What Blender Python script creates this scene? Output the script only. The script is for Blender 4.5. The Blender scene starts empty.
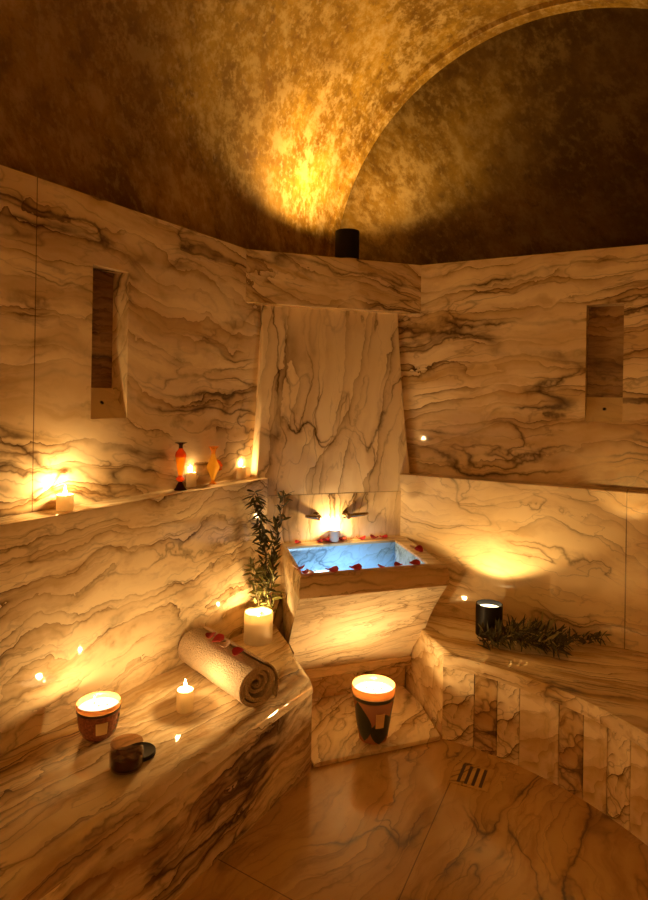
import bpy, bmesh, math, random
from mathutils import Vector, Matrix, Euler, noise as mnoise
R = math.radians
PI = math.pi
scene = bpy.context.scene
C = scene.collection
random.seed(7)

# ------------------------------------------------------------------ materials
def new_mat(name):
    m = bpy.data.materials.new(name)
    m.use_nodes = True
    nt = m.node_tree
    for n in list(nt.nodes):
        if n.type != 'OUTPUT_MATERIAL':
            nt.nodes.remove(n)
    return m, nt, nt.nodes['Material Output']

def N(nt, kind, **kw):
    n = nt.nodes.new(kind)
    for k, v in kw.items():
        setattr(n, k, v)
    return n

def math_node(nt, op, a, b=None, c=None, clamp=False):
    n = N(nt, 'ShaderNodeMath', operation=op, use_clamp=clamp)
    for i, v in enumerate((a, b, c)):
        if v is None: continue
        if isinstance(v, (int, float)): n.inputs[i].default_value = v
        else: nt.links.new(v, n.inputs[i])
    return n.outputs[0]

def maprange(nt, v, a, b, c, d):
    n = N(nt, 'ShaderNodeMapRange', clamp=True)
    nt.links.new(v, n.inputs[0])
    for i, x in enumerate((a, b, c, d)): n.inputs[i + 1].default_value = x
    return n.outputs[0]

def mixc(nt, f, a, b):
    n = N(nt, 'ShaderNodeMix', data_type='RGBA')
    if isinstance(f, (int, float)): n.inputs['Factor'].default_value = f
    else: nt.links.new(f, n.inputs['Factor'])
    for key, v in ((6, a), (7, b)):
        if isinstance(v, tuple): n.inputs[key].default_value = (*v, 1)
        else: nt.links.new(v, n.inputs[key])
    return n.outputs[2]

def noise(nt, vec, scale, detail=3, rough=.55, dist=0, off=0.0):
    n = N(nt, 'ShaderNodeTexNoise')
    n.inputs['Scale'].default_value = scale
    n.inputs['Detail'].default_value = detail
    n.inputs['Roughness'].default_value = rough
    n.inputs['Distortion'].default_value = dist
    nt.links.new(vec, n.inputs['Vector'])
    return n.outputs['Fac'] if 'Fac' in n.outputs else n.outputs[0]

def principled(nt, out, base=None, rough=.5, metal=0, spec=.5, trans=0, ior=1.45, sss=0, coat=0):
    p = N(nt, 'ShaderNodeBsdfPrincipled')
    if base is not None:
        if isinstance(base, tuple): p.inputs['Base Color'].default_value = (*base, 1)
        else: nt.links.new(base, p.inputs['Base Color'])
    if isinstance(rough, (int, float)): p.inputs['Roughness'].default_value = rough
    else: nt.links.new(rough, p.inputs['Roughness'])
    p.inputs['Metallic'].default_value = metal
    p.inputs['Specular IOR Level'].default_value = spec
    p.inputs['Transmission Weight'].default_value = trans
    p.inputs['IOR'].default_value = ior
    p.inputs['Subsurface Weight'].default_value = sss
    p.inputs['Coat Weight'].default_value = coat
    nt.links.new(p.outputs[0], out.inputs[0])
    return p

CREAM = (.92, .775, .50)
TAN = (.58, .355, .105)
DARK = (.05, .022, .006)
def marble(name, rot=(0, 0, 0), stretch=6.0, scale=2.0, bands=.5, veins=.8, width=.02, fine=.4,
           warp=.16, seed=0.0, cream=CREAM, tan=TAN, dark=DARK, rough=.04, strata=.85, joints=()):
    """Veined polished stone; veins run along local X after the rotation."""
    m, nt, out = new_mat(name)
    tc = N(nt, 'ShaderNodeTexCoord')
    rm = N(nt, 'ShaderNodeMapping'); rm.inputs['Rotation'].default_value = rot
    rm.inputs['Location'].default_value = (seed, seed * .7, seed * 1.3)
    nt.links.new(tc.outputs['Object'], rm.inputs['Vector'])
    cur = rm.outputs[0]
    for sc_, amp in ((1.1, warp * 2), (4.0, warp * .55), (17, .022), (45, .010)):
        wn = N(nt, 'ShaderNodeTexNoise'); wn.inputs['Scale'].default_value = sc_; wn.inputs['Detail'].default_value = 2
        nt.links.new(rm.outputs[0], wn.inputs['Vector'])
        sub = N(nt, 'ShaderNodeVectorMath', operation='SUBTRACT'); sub.inputs[1].default_value = (.5, .5, .5)
        nt.links.new(wn.outputs['Color'], sub.inputs[0])
        scl = N(nt, 'ShaderNodeVectorMath', operation='SCALE'); scl.inputs['Scale'].default_value = amp
        nt.links.new(sub.outputs[0], scl.inputs[0])
        add = N(nt, 'ShaderNodeVectorMath', operation='ADD')
        nt.links.new(cur, add.inputs[0]); nt.links.new(scl.outputs[0], add.inputs[1])
        cur = add.outputs[0]
    sm = N(nt, 'ShaderNodeMapping'); sm.inputs['Scale'].default_value = (1.0 / stretch, 1, 1)
    nt.links.new(cur, sm.inputs['Vector'])
    v = sm.outputs[0]
    # strata: wide soft bands, then narrow ones
    b = noise(nt, v, scale * 1.5, 3, .55)
    col = mixc(nt, maprange(nt, b, .47, .68, 0, bands), cream, tan)
    b2 = noise(nt, v, scale * 5.5, 4, .6)
    col = mixc(nt, maprange(nt, b2, .5, .68, 0, bands * .75), col, (tan[0] * .8, tan[1] * .75, tan[2] * .7))
    b3 = noise(nt, rm.outputs[0], 1.6, 3)
    thick = maprange(nt, noise(nt, rm.outputs[0], 2.6, 3), .40, .58, .16, 1.0)
    def lines(sc, w, amount, level, detail, power=1.5):
        nn = noise(nt, v, sc, detail, .5)
        a = math_node(nt, 'ABSOLUTE', math_node(nt, 'SUBTRACT', nn, level))
        ln = maprange(nt, a, 0, w, 1, 0)
        ln = math_node(nt, 'POWER', ln, power)
        return math_node(nt, 'MULTIPLY', math_node(nt, 'MULTIPLY', ln, thick), amount)
    mid = (tan[0] * .72, tan[1] * .62, tan[2] * .5)
    col = mixc(nt, lines(scale * 1.3, width * 5, veins * .42, .5, 2, 1.2), col, mid)
    col = mixc(nt, lines(scale * 2.6, width * 3, veins * .35, .47, 2, 1.2), col, mid)
    # long strata running with the bedding: one crisp edge and one fading edge
    sepv = N(nt, 'ShaderNodeSeparateXYZ'); nt.links.new(cur, sepv.inputs[0])
    across = math_node(nt, 'ADD', sepv.outputs[1], sepv.outputs[2])
    def bed(freq, seed_scale, wob, amount, p_fade, p_crisp, lo, hi, colf, colc):
        nonlocal col
        w1 = noise(nt, v, seed_scale, 3, .55)
        ph = math_node(nt, 'MULTIPLY_ADD', across, freq, math_node(nt, 'MULTIPLY', w1, wob))
        f = math_node(nt, 'FRACT', ph)
        # ragged mask so that beds come and go
        mk = maprange(nt, noise(nt, v, seed_scale * 2.3, 3, .6), lo, hi, 0, 1)
        e1 = math_node(nt, 'MULTIPLY', math_node(nt, 'MULTIPLY', math_node(nt, 'POWER', f, p_fade), mk), amount * .7)
        col = mixc(nt, e1, col, colf)
        mk2 = math_node(nt, 'MULTIPLY', mk, thick)
        e2 = math_node(nt, 'MULTIPLY', math_node(nt, 'MULTIPLY', math_node(nt, 'POWER', f, p_crisp), mk2), amount)
        e2 = math_node(nt, 'MINIMUM', math_node(nt, 'MULTIPLY', e2, 1.5), 1.0)
        col = mixc(nt, e2, col, colc)
    dk2 = (dark[0] * 1.5, dark[1] * 1.4, dark[2] * 1.3)
    bed(5.0 * scale / 2.4, scale * .9, 3.6, strata, 3.0, 22.0, .36, .54, mid, dk2)
    bed(9.0 * scale / 2.4, scale * 1.7, 2.6, strata * .8, 3.0, 16.0, .42, .58, mid, dk2)
    col = mixc(nt, lines(scale * 1.3, width, veins, .5, 2), col, dark)
    col = mixc(nt, lines(scale * 2.6, width * 1.05, veins * .85, .47, 2), col, dark)
    col = mixc(nt, lines(scale * 2.1, width * .8, veins * .5, .56, 2), col, dark)
    col = mixc(nt, lines(scale * 5.0, width * 1.5, fine, .47, 3), col, (dark[0] * 2, dark[1] * 1.8, dark[2] * 1.6))
    if joints:
        sep = N(nt, 'ShaderNodeSeparateXYZ'); nt.links.new(tc.outputs['Object'], sep.inputs[0])
        for (ax, ay, az, off, hw, lo) in joints:      # |ax x + ay y + az z - off| < hw
            s = math_node(nt, 'MULTIPLY', sep.outputs[0], ax)
            s = math_node(nt, 'MULTIPLY_ADD', sep.outputs[1], ay, s)
            s = math_node(nt, 'MULTIPLY_ADD', sep.outputs[2], az, s)
            a = math_node(nt, 'ABSOLUTE', math_node(nt, 'SUBTRACT', s, off))
            j = math_node(nt, 'LESS_THAN', a, hw)
            if lo is not None:
                q = math_node(nt, 'MULTIPLY', sep.outputs[0], lo[0])
                q = math_node(nt, 'MULTIPLY_ADD', sep.outputs[1], lo[1], q)
                q = math_node(nt, 'MULTIPLY_ADD', sep.outputs[2], lo[2], q)
                j = math_node(nt, 'MULTIPLY', j, math_node(nt, 'LESS_THAN', q, lo[3]))
            col = mixc(nt, math_node(nt, 'MULTIPLY', j, .75), col, (.10, .05, .02))
    rr = maprange(nt, b2, .3, .7, rough * .75, rough * 1.3)
    principled(nt, out, col, rr, spec=.5)
    return m

def simple(name, col, rough=.5, metal=0, spec=.5, var=.12, vscale=30, sss=0, bump=0, bscale=200):
    m, nt, out = new_mat(name)
    tc = N(nt, 'ShaderNodeTexCoord')
    f = noise(nt, tc.outputs['Object'], vscale, 3)
    dk = tuple(c * (1 - var * 2) for c in col); lt = tuple(min(1, c * (1 + var)) for c in col)
    p = principled(nt, out, mixc(nt, f, dk, lt), rough, metal, spec, sss=sss)
    if sss:
        p.inputs['Subsurface Radius'].default_value = (1, .45, .15)
        p.inputs['Subsurface Scale'].default_value = .02
    if bump:
        bn = N(nt, 'ShaderNodeBump'); bn.inputs['Strength'].default_value = bump; bn.inputs['Distance'].default_value = .012
        nt.links.new(noise(nt, tc.outputs['Object'], bscale, 3), bn.inputs['Height'])
        nt.links.new(bn.outputs[0], p.inputs['Normal'])
    return m

def emit(name, col, strength, clear=0.0):
    m, nt, out = new_mat(name)
    e = N(nt, 'ShaderNodeEmission'); e.inputs[0].default_value = (*col, 1); e.inputs[1].default_value = strength
    if clear:
        t = N(nt, 'ShaderNodeBsdfTransparent'); a = N(nt, 'ShaderNodeAddShader')
        nt.links.new(e.outputs[0], a.inputs[0]); nt.links.new(t.outputs[0], a.inputs[1])
        nt.links.new(a.outputs[0], out.inputs[0])
    else:
        nt.links.new(e.outputs[0], out.inputs[0])
    return m

def glass(name, col, rough=.03, ior=1.3, density=.5):
    """Coloured glass: tinted see-through with a glossy skin."""
    m, nt, out = new_mat(name)
    t = N(nt, 'ShaderNodeBsdfTransparent'); t.inputs[0].default_value = (*col, 1)
    g = N(nt, 'ShaderNodeBsdfGlossy'); g.inputs['Roughness'].default_value = rough
    d = N(nt, 'ShaderNodeBsdfTranslucent'); d.inputs[0].default_value = (*col, 1)
    m1 = N(nt, 'ShaderNodeMixShader'); m1.inputs[0].default_value = density
    nt.links.new(t.outputs[0], m1.inputs[1]); nt.links.new(d.outputs[0], m1.inputs[2])
    lw = N(nt, 'ShaderNodeLayerWeight'); lw.inputs[0].default_value = .5
    fc = math_node(nt, 'MULTIPLY_ADD', math_node(nt, 'POWER', lw.outputs['Facing'], 3.0), .5, .04)
    m2 = N(nt, 'ShaderNodeMixShader'); nt.links.new(fc, m2.inputs[0])
    nt.links.new(m1.outputs[0], m2.inputs[1]); nt.links.new(g.outputs[0], m2.inputs[2])
    nt.links.new(m2.outputs[0], out.inputs[0])
    return m

def gold_stucco(name, k=1.0):
    m, nt, out = new_mat(name)
    tc = N(nt, 'ShaderNodeTexCoord')
    mp = N(nt, 'ShaderNodeMapping'); mp.inputs['Rotation'].default_value = (R(25), R(30), 0)
    nt.links.new(tc.outputs['Object'], mp.inputs['Vector'])
    m2 = N(nt, 'ShaderNodeMapping'); m2.inputs['Scale'].default_value = (1, 1, .5)
    nt.links.new(mp.outputs[0], m2.inputs['Vector'])
    a = noise(nt, m2.outputs[0], 3.2, 6, .68)
    b = noise(nt, m2.outputs[0], 11, 6, .72)
    c = noise(nt, tc.outputs['Object'], 1.3, 3)
    d = noise(nt, m2.outputs[0], 38, 4, .6)
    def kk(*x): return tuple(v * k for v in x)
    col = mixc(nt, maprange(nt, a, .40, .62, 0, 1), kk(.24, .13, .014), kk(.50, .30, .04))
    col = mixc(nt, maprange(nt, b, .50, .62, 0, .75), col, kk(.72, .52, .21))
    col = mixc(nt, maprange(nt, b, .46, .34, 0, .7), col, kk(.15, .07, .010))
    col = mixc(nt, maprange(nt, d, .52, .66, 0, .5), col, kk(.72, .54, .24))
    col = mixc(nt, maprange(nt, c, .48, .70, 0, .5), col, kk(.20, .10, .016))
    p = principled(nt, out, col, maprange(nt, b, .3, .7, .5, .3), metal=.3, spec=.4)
    bn = N(nt, 'ShaderNodeBump'); bn.inputs['Strength'].default_value = .3; bn.inputs['Distance'].default_value = .012
    nt.links.new(a, bn.inputs['Height']); nt.links.new(bn.outputs[0], p.inputs['Normal'])
    return m

M = {}
M['left_up'] = marble('marble_left_upper', (0, R(-7), 0), 6, 2.4, .55, .9, .020, .4, .16, 1.3, joints=((1, 0, 0, 1.358, .002, None),))
M['left_low'] = marble('marble_left_lower', (0, R(3), 0), 9, 3.6, .6, .5, .016, .35, .15, 5.2, strata=.85)
M['right_up'] = marble('marble_right_upper', (0, R(5), 0), 7, 2.3, .65, .95, .018, .4, .15, 9.7)
M['right_low'] = marble('marble_right_lower', (0, R(-6), 0), 4.5, 2.2, .35, .75, .011, .3, .2, 14.1, strata=.3, joints=((1, 0, 0, -.183, .0025, None),))
M['panel'] = marble('marble_panel', (0, R(86), 0), 6.5, 1.9, .25, 1.0, .010, .25, .14, 3.9, strata=.6, cream=(.94, .82, .58))
M['panel_low'] = marble('marble_panel_lower', (0, R(84), 0), 6.5, 2.6, .3, .8, .012, .2, .14, 4.6)
M['lintel'] = marble('marble_lintel', (0, R(-15), 0), 6, 3.0, .8, .85, .02, .4, .16, 21.0)
M['basin'] = marble('marble_basin', (0, R(14), 0), 7, 3.4, .25, .5, .013, .45, .12, 30.3, strata=.3, cream=(.88, .78, .56))
M['rim'] = marble('marble_basin_rim', (0, R(2), 0), 8, 3.4, .45, .75, .016, .3, .1, 33.1, strata=.5, cream=(.88, .68, .40))
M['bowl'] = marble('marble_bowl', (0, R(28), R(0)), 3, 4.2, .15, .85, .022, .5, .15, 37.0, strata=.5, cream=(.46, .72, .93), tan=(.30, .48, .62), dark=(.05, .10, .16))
M['bench_top'] = marble('marble_bench_top', (0, 0, R(5)), 8, 2.9, .9, .6, .018, .5, .12, 41.2)
M['bench_front'] = marble('marble_bench_front', (0, R(5), 0), 7, 4.6, .9, 1.0, .04, .4, .16, 45.0, strata=1.0, tan=(.36, .19, .055))
M['rb_top'] = marble('marble_right_bench_top', (0, 0, R(30)), 8, 3.2, .95, .7, .018, .5, .12, 50.5)
M['rb_end'] = marble('marble_right_bench_end', (0, R(18), R(-60)), 5, 3.0, .5, .6, .014, .3, .14, 53.5)
M['tileA'] = marble('marble_tile_pale', (0, R(8), 0), 5, 3.0, .5, .6, .016, .3, .14, 57.1)
M['tileB'] = marble('marble_tile_grey', (0, R(-10), 0), 5, 3.4, 1.0, .9, .03, .5, .16, 61.6, cream=(.70, .52, .28))
M['tileC'] = marble('marble_tile_cream', (0, R(22), 0), 5, 2.8, .6, .95, .02, .3, .16, 66.8)
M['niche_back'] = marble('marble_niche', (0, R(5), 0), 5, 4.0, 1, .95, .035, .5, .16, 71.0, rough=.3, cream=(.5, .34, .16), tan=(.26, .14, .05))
M['niche_sill'] = marble('marble_sill', (0, 0, 0), 2, 2.0, .2, .2, .012, .1, .1, 76.0, strata=.1)
M['step'] = marble('marble_step', (0, 0, R(-50)), 4, 2.6, .5, .65, .018, .4, .2, 81.0)
_d = Vector((.589 - .323, 2.627 - 2.054)).normalized(); _n = Vector((_d.y, -_d.x))
_d2 = Vector((-.122 + .294, 1.916 - 2.028)).normalized(); _n2 = Vector((_d2.y, -_d2.x))
M['floor'] = marble('marble_floor', (0, 0, R(-62)), 4.5, 2.0, .7, .85, .014, .3, .22, 88.2, strata=.4, rough=.16, cream=(.66, .42, .13), tan=(.40, .21, .045),
                    joints=((_n.x, _n.y, 0, _n.x * .589 + _n.y * 2.627, .002, (_d.x, _d.y, 0, _d.x * .589 + _d.y * 2.627)),
                            (_n2.x, _n2.y, 0, _n2.x * -.294 + _n2.y * 2.028, .002, (_n.x, _n.y, 0, _n.x * .589 + _n.y * 2.627))))
M['plain'] = marble('marble_plain', (0, 0, 0), 6, 2.0, .5, .6, .02, .3, .16, 95.0)
def waxy(name, col, through=.5, rough=.4):
    m, nt, out = new_mat(name)
    tc = N(nt, 'ShaderNodeTexCoord')
    f = noise(nt, tc.outputs['Object'], 25, 3)
    c = mixc(nt, f, tuple(x * .93 for x in col), col)
    p = principled(nt, out, c, rough)
    t = N(nt, 'ShaderNodeBsdfTranslucent'); nt.links.new(c, t.inputs[0])
    mx = N(nt, 'ShaderNodeMixShader'); mx.inputs[0].default_value = through
    nt.links.new(p.outputs[0], mx.inputs[1]); nt.links.new(t.outputs[0], mx.inputs[2]); nt.links.new(mx.outputs[0], out.inputs[0])
    return m
M['blush'] = waxy('blush_glass', (.42, .17, .06), .10, .25)
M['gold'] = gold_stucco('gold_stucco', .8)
M['gold_dark'] = gold_stucco('dark_gold_stucco', .27)  # gold stucco colours scaled to a much darker tone, used on the lunette
M['wax'] = waxy('candle_wax', (.88, .74, .50), .5)
M['wick'] = simple('wick', (.03, .02, .015), .9)
M['flame'] = emit('flame', (1, .72, .32), 26, clear=1)
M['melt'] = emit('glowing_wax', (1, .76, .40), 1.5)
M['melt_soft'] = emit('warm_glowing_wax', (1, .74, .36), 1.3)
M['black'] = simple('black_metal', (.010, .006, .004), .5, spec=.3, var=.1)
M['lamp_glow'] = emit('lamp_glow', (1, .78, .42), 3)
M['lamp_ring'] = simple('pale_ring', (.7, .6, .4), .5)
M['amber'] = glass('amber_glass', (.80, .42, .06), density=.7)
M['yellow'] = glass('honey_glass', (.85, .60, .16), density=.7)
M['ruby'] = glass('red_orange_glass', (.72, .19, .025), density=.75)
M['darkglass'] = glass('dark_purple_glass', (.10, .03, .03), density=.6)
M['clear'] = glass('clear_glass', (.80, .66, .52), density=0.0, ior=1.45)
M['cupwhite'] = simple('white_cup', (.75, .74, .70), .3, var=.04)
M['petal'] = simple('rose_petal', (.50, .012, .02), .45, var=.25, vscale=60)
M['petal_pale'] = simple('pale_petal', (.80, .55, .45), .5, var=.15)
M['leafd'] = simple('olive_leaf_dark', (.085, .08, .028), .4, var=.35)
M['leafg'] = simple('olive_leaf_green', (.24, .24, .07), .45, var=.3)
M['leafp'] = simple('olive_leaf_silver', (.42, .37, .16), .4, var=.3)
M['twig'] = simple('twig', (.09, .055, .025), .8)
M['towel'] = simple('terry_towel', (.76, .60, .42), .95, spec=.1, var=.2, vscale=150, bump=1.0, bscale=180)
M['towel_in'] = simple('terry_towel_inner', (.50, .38, .25), .95, spec=.1, var=.15, vscale=80, bump=1.0, bscale=330)
M['vessel'] = simple('mottled_red_glass', (.36, .12, .06), .15, var=.46, vscale=120)
M['vessel_rim'] = waxy('cream_glass_rim', (.74, .44, .20), .4, .2)
M['olive'] = simple('olive_leather', (.11, .09, .035), .5)
M['darkleaf'] = simple('dark_green_pattern', (.045, .05, .025), .35, var=.3, vscale=90)
M['tag'] = simple('parchment_tag', (.82, .60, .32), .7, var=.06)
M['scrub'] = simple('dark_red_scrub', (.06, .012, .005), .25, var=.3, vscale=70)
M['chrome'] = simple('brushed_brass', (.55, .46, .32), .22, metal=1, var=.05)
M['water'] = glass('still_water', (.75, .9, 1), density=.05, ior=1.33)
M['hole'] = simple('dark_hole', (.01, .008, .006), .8)
M['sump'] = simple('wet_brown_sump', (.09, .045, .015), .6)
M['bronze'] = simple('dark_bronze', (.10, .06, .03), .45, metal=.6, var=.15)

# ------------------------------------------------------------------ builders
AL, AC, AR = 59.5, 19.0, -29.0     # directions of the three walls
def f2w(ang, p):
    c, s = math.cos(R(ang)), math.sin(R(ang))
    return Vector((p[0] * c - p[1] * s, p[0] * s + p[1] * c, p[2]))
def w2f(ang, p):
    return f2w(-ang, p)

def link(name, bm, mat, parent=None, ang=0, org=(0, 0, 0), smooth=False, mats=None):
    """org is the frame position that the bmesh coordinates are relative to (subtracted)."""
    me = bpy.data.meshes.new(name)
    bmesh.ops.recalc_face_normals(bm, faces=bm.faces)
    if smooth:
        for f in bm.faces: f.smooth = True
    bm.to_mesh(me); bm.free()
    for x in (mats or [mat]): me.materials.append(x)
    if smooth:
        try: me.set_sharp_from_angle(angle=R(40))
        except Exception: pass
    o = bpy.data.objects.new(name, me); C.objects.link(o)
    if parent is not None: o.parent = parent
    else:
        o.location = f2w(ang, org); o.rotation_euler = (0, 0, R(ang))
    return o

def struct(name, bm, mat, parent=None, ang=0, smooth=False):
    o = link(name, bm, mat, parent, ang, smooth=smooth)
    if parent is None: o['kind'] = 'structure'
    return o

def tag(o, label, cat, group=None):
    o['label'] = label; o['category'] = cat
    if group: o['group'] = group
    return o

def thing(name, label, cat, loc, rotz=0, group=None):
    o = bpy.data.objects.new(name, None); C.objects.link(o)
    o.empty_display_size = .05
    o.location = loc; o.rotation_euler = (0, 0, rotz)
    return tag(o, label, cat, group)

def box(bm, x0, x1, y0, y1, z0, z1):
    v = [bm.verts.new((x, y, z)) for z in (z0, z1) for y in (y0, y1) for x in (x0, x1)]
    for f in ((0, 2, 3, 1), (4, 5, 7, 6), (0, 1, 5, 4), (2, 6, 7, 3), (0, 4, 6, 2), (1, 3, 7, 5)):
        bm.faces.new([v[i] for i in f])
    return v

def prism(bm, poly, z0, z1):
    a = [bm.verts.new((x, y, z0)) for x, y in poly]
    b = [bm.verts.new((x, y, z1)) for x, y in poly]
    n = len(poly)
    bm.faces.new(a[::-1]); bm.faces.new(b)
    for i in range(n): bm.faces.new((a[i], a[(i + 1) % n], b[(i + 1) % n], b[i]))
    return a, b

def lathe(bm, prof, seg=40, cx=0, cy=0, cap0=True, cap1=True):
    rings = []
    for r, z in prof:
        rings.append([bm.verts.new((cx + r * math.cos(2 * PI * i / seg), cy + r * math.sin(2 * PI * i / seg), z)) for i in range(seg)])
    for a, b in zip(rings, rings[1:]):
        for i in range(seg):
            bm.faces.new((a[i], a[(i + 1) % seg], b[(i + 1) % seg], b[i]))
    if cap0: bm.faces.new(rings[0][::-1])
    if cap1: bm.faces.new(rings[-1])
    return rings

def tube(bm, pts, rads, seg=8):
    pts = [Vector(p) for p in pts]
    rings = []
    for i, p in enumerate(pts):
        d = (pts[min(i + 1, len(pts) - 1)] - pts[max(i - 1, 0)]).normalized()
        u = d.cross(Vector((0, 0, 1)))
        if u.length < .05: u = d.cross(Vector((1, 0, 0)))
        u.normalize(); w = d.cross(u)
        r = rads[i] if isinstance(rads, (list, tuple)) else rads
        rings.append([bm.verts.new(p + (u * math.cos(2 * PI * k / seg) + w * math.sin(2 * PI * k / seg)) * r) for k in range(seg)])
    for a, b in zip(rings, rings[1:]):
        for k in range(seg): bm.faces.new((a[k], a[(k + 1) % seg], b[(k + 1) % seg], b[k]))
    bm.faces.new(rings[0][::-1]); bm.faces.new(rings[-1])

def bevel_mod(o, w, seg=3, ang=30):
    b = o.modifiers.new('bevel', 'BEVEL'); b.width = w; b.segments = seg; b.limit_method = 'ANGLE'; b.angle_limit = R(ang)
    b.harden_normals = False
    return o

# ------------------------------------------------------------------ room shell
ZT = 2.235
TB, DS = -1.35, -.85               # back wall position, far side wall (left frame)

def clip_world(ang_from, p, ang_to):
    return w2f(ang_to, f2w(ang_from, p))

# floor
bm = bmesh.new(); prism(bm, [tuple(f2w(AL, p)[:2]) for p in ((TB - .1, 2.1, 0), (4.2, 2.1, 0), (4.2, -1.0, 0), (TB - .1, -1.0, 0))], -.1, 0)
floor = struct('floor', bm, M['floor'])

def niche_wall(x0, x1, y0, y1, z0, z1, hx0, hx1, hz0, hz1):
    bm = bmesh.new()
    box(bm, x0, hx0, y0, y1, z0, z1); box(bm, hx1, x1, y0, y1, z0, z1)
    box(bm, hx0, hx1, y0, y1, z0, hz0); box(bm, hx0, hx1, y0, y1, hz1, z1)
    # drop the hidden inner joints
    bmesh.ops.remove_doubles(bm, verts=bm.verts, dist=1e-5)
    return bm

def niche(wall, hx0, hx1, d, hz0, hz1, dep):
    bm = bmesh.new(); box(bm, hx0 - .002, hx1 + .002, d + dep, d + dep + .03, hz0 - .01, hz1 + .01)
    nb = link('niche_back', bm, M['niche_back'], wall)
    bm = bmesh.new()                       # sloping sill block
    pr = [(d + .002, hz0), (d + dep, hz0), (d + dep, hz0 + .118), (d + dep - .006, hz0 + .118)]
    a = [bm.verts.new((hx0, y, z)) for y, z in pr]; b = [bm.verts.new((hx1, y, z)) for y, z in pr]
    bm.faces.new(a); bm.faces.new(b[::-1])
    for i in range(4): bm.faces.new((a[i], a[(i + 1) % 4], b[(i + 1) % 4], b[i]))
    s = link('sloping_sill', bm, M['niche_sill'], wall)
    # small round hole with a ring
    cx = (hx0 + hx1) / 2
    nrm = Vector((0, -.118, dep - .008)).normalized()
    c = Vector((cx, d + dep * .5, hz0 + .118 * .5)) + nrm * .001
    for rad, h, mt, nm in ((.011, .002, M['lamp_ring'], 'nozzle_ring'), (.0075, .003, M['hole'], 'nozzle')):
        bm = bmesh.new(); lathe(bm, [(rad, -.004), (rad, h)], 20)
        q = Vector((0, 0, 1)).rotation_difference(nrm)
        bmesh.ops.transform(bm, matrix=Matrix.Translation(c) @ q.to_matrix().to_4x4(), verts=bm.verts)
        link(nm, bm, mt, s)

# left wall : upper slab with niche, lower backrest with ledge
wl = struct('wall_left', niche_wall(TB - .1, 2.665, 1.95, 2.10, 1.0, ZT, 1.594, 1.768, 1.404, 1.984), M['left_up'], ang=AL)
niche(wl, 1.594, 1.768, 1.95, 1.404, 1.984, .09)
bm = bmesh.new(); box(bm, TB - .1, 2.60, 1.84, 2.0, 0, 1.09)
es = [e for e in bm.edges if abs(e.verts[0].co.x - 2.6) < 1e-4 and abs(e.verts[1].co.x - 2.6) < 1e-4 and abs(e.verts[0].co.y - 1.84) < 1e-4 and abs(e.verts[1].co.y - 1.84) < 1e-4]
bmesh.ops.bevel(bm, geom=es, offset=.025, segments=5, affect='EDGES', profile=.5)
lowl = struct('trim_1', bm, M['left_low'], ang=AL); bevel_mod(lowl, .004, 2)

# right wall
wr = struct('wall_right', niche_wall(-1.37, 1.0, 3.30, 3.45, 1.0, ZT, -.379, -.2135, 1.402, 1.967), M['right_up'], ang=AR)
niche(wr, -.379, -.2135, 3.30, 1.402, 1.967, .09)
bm = bmesh.new(); box(bm, -1.313, 1.0, 3.19, 3.35, 0, 1.09)
lowr = struct('trim_2', bm, M['right_low'], ang=AR); bevel_mod(lowr, .004, 2)

# walls behind and beside the camera
bm = bmesh.new(); box(bm, TB - .12, 4.2, DS - .12, DS, 0, 2.32); struct('wall_side', bm, M['plain'], ang=AL)
bm = bmesh.new(); box(bm, TB - .12, TB, DS - .1, 2.1, 0, 2.32); struct('wall_back', bm, M['plain'], ang=AL)

# centre wall: hood shaped panel that flares towards the ledges
SC = 1.14
lev = [(1.975, 3.19, .387), (1.80, 3.172, .390), (1.62, 3.152, .396), (1.44, 3.132, .404), (1.26, 3.112, .416), (1.12, 3.098, .430), (1.00, 3.090, .436)]
bm = bmesh.new(); rows = []
for z, n, w in lev:
    rows.append([bm.verts.new(p) for p in ((SC - w - .028, 3.30, z), (SC - w, n + .006, z), (SC - w + .008, n, z), (SC + w - .008, n, z), (SC + w, n + .006, z), (SC + w + .028, 3.30, z))])
for a, b in zip(rows, rows[1:]):
    for i in range(5): bm.faces.new((a[i], a[i + 1], b[i + 1], b[i]))
    bm.faces.new((a[5], a[0], b[0], b[5]))
bm.faces.new(rows[0]); bm.faces.new(rows[-1][::-1])
wc = struct('wall_centre', bm, M['panel'], ang=AC)
bm = bmesh.new(); box(bm, .76, 1.53, 3.110, 3.30, .02, 1.05)
link('lower_panel', bm, M['panel_low'], wc)
bm = bmesh.new(); box(bm, .76, 1.53, 3.089, 3.15, .5, .998)
link('splash_slab', bm, M['panel_low'], wc)

# lintel over the panel, triangular shelf behind it
bm = bmesh.new()
prism(bm, [(.650, 3.121), (1.631, 3.121), (1.63, 3.31), (1.30, 3.75), (1.0, 3.75), (.66, 3.31)], 1.968, ZT)
lin = struct('trim_3', bm, M['lintel'], ang=AC)
bevel_mod(lin, .003, 2)

# ceiling : barrel vault, arch ring and lunette
bm = bmesh.new()
DCX, RV, ZC = .71, 1.286, 2.285
prof = [(DCX + RV, ZT - .01)] + [(DCX + RV * math.cos(a), ZC + RV * math.sin(a)) for a in [PI * i / 64 for i in range(65)]] + [(DS - .1, ZC)]
def end_t(d, z, dr):                   # where the vault meets the end plane of the right frame
    a = clip_world(AL, (0, d, z), AR); b = clip_world(AL, (1, d, z), AR)
    return (dr - a.y) / (b.y - a.y)
DE = 3.42
a = [bm.verts.new((TB - .1, d, z)) for d, z in prof]; b = [bm.verts.new((end_t(d, z, DE), d, z)) for d, z in prof]
for i in range(len(prof) - 1): bm.faces.new((a[i], a[i + 1], b[i + 1], b[i]))
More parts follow.
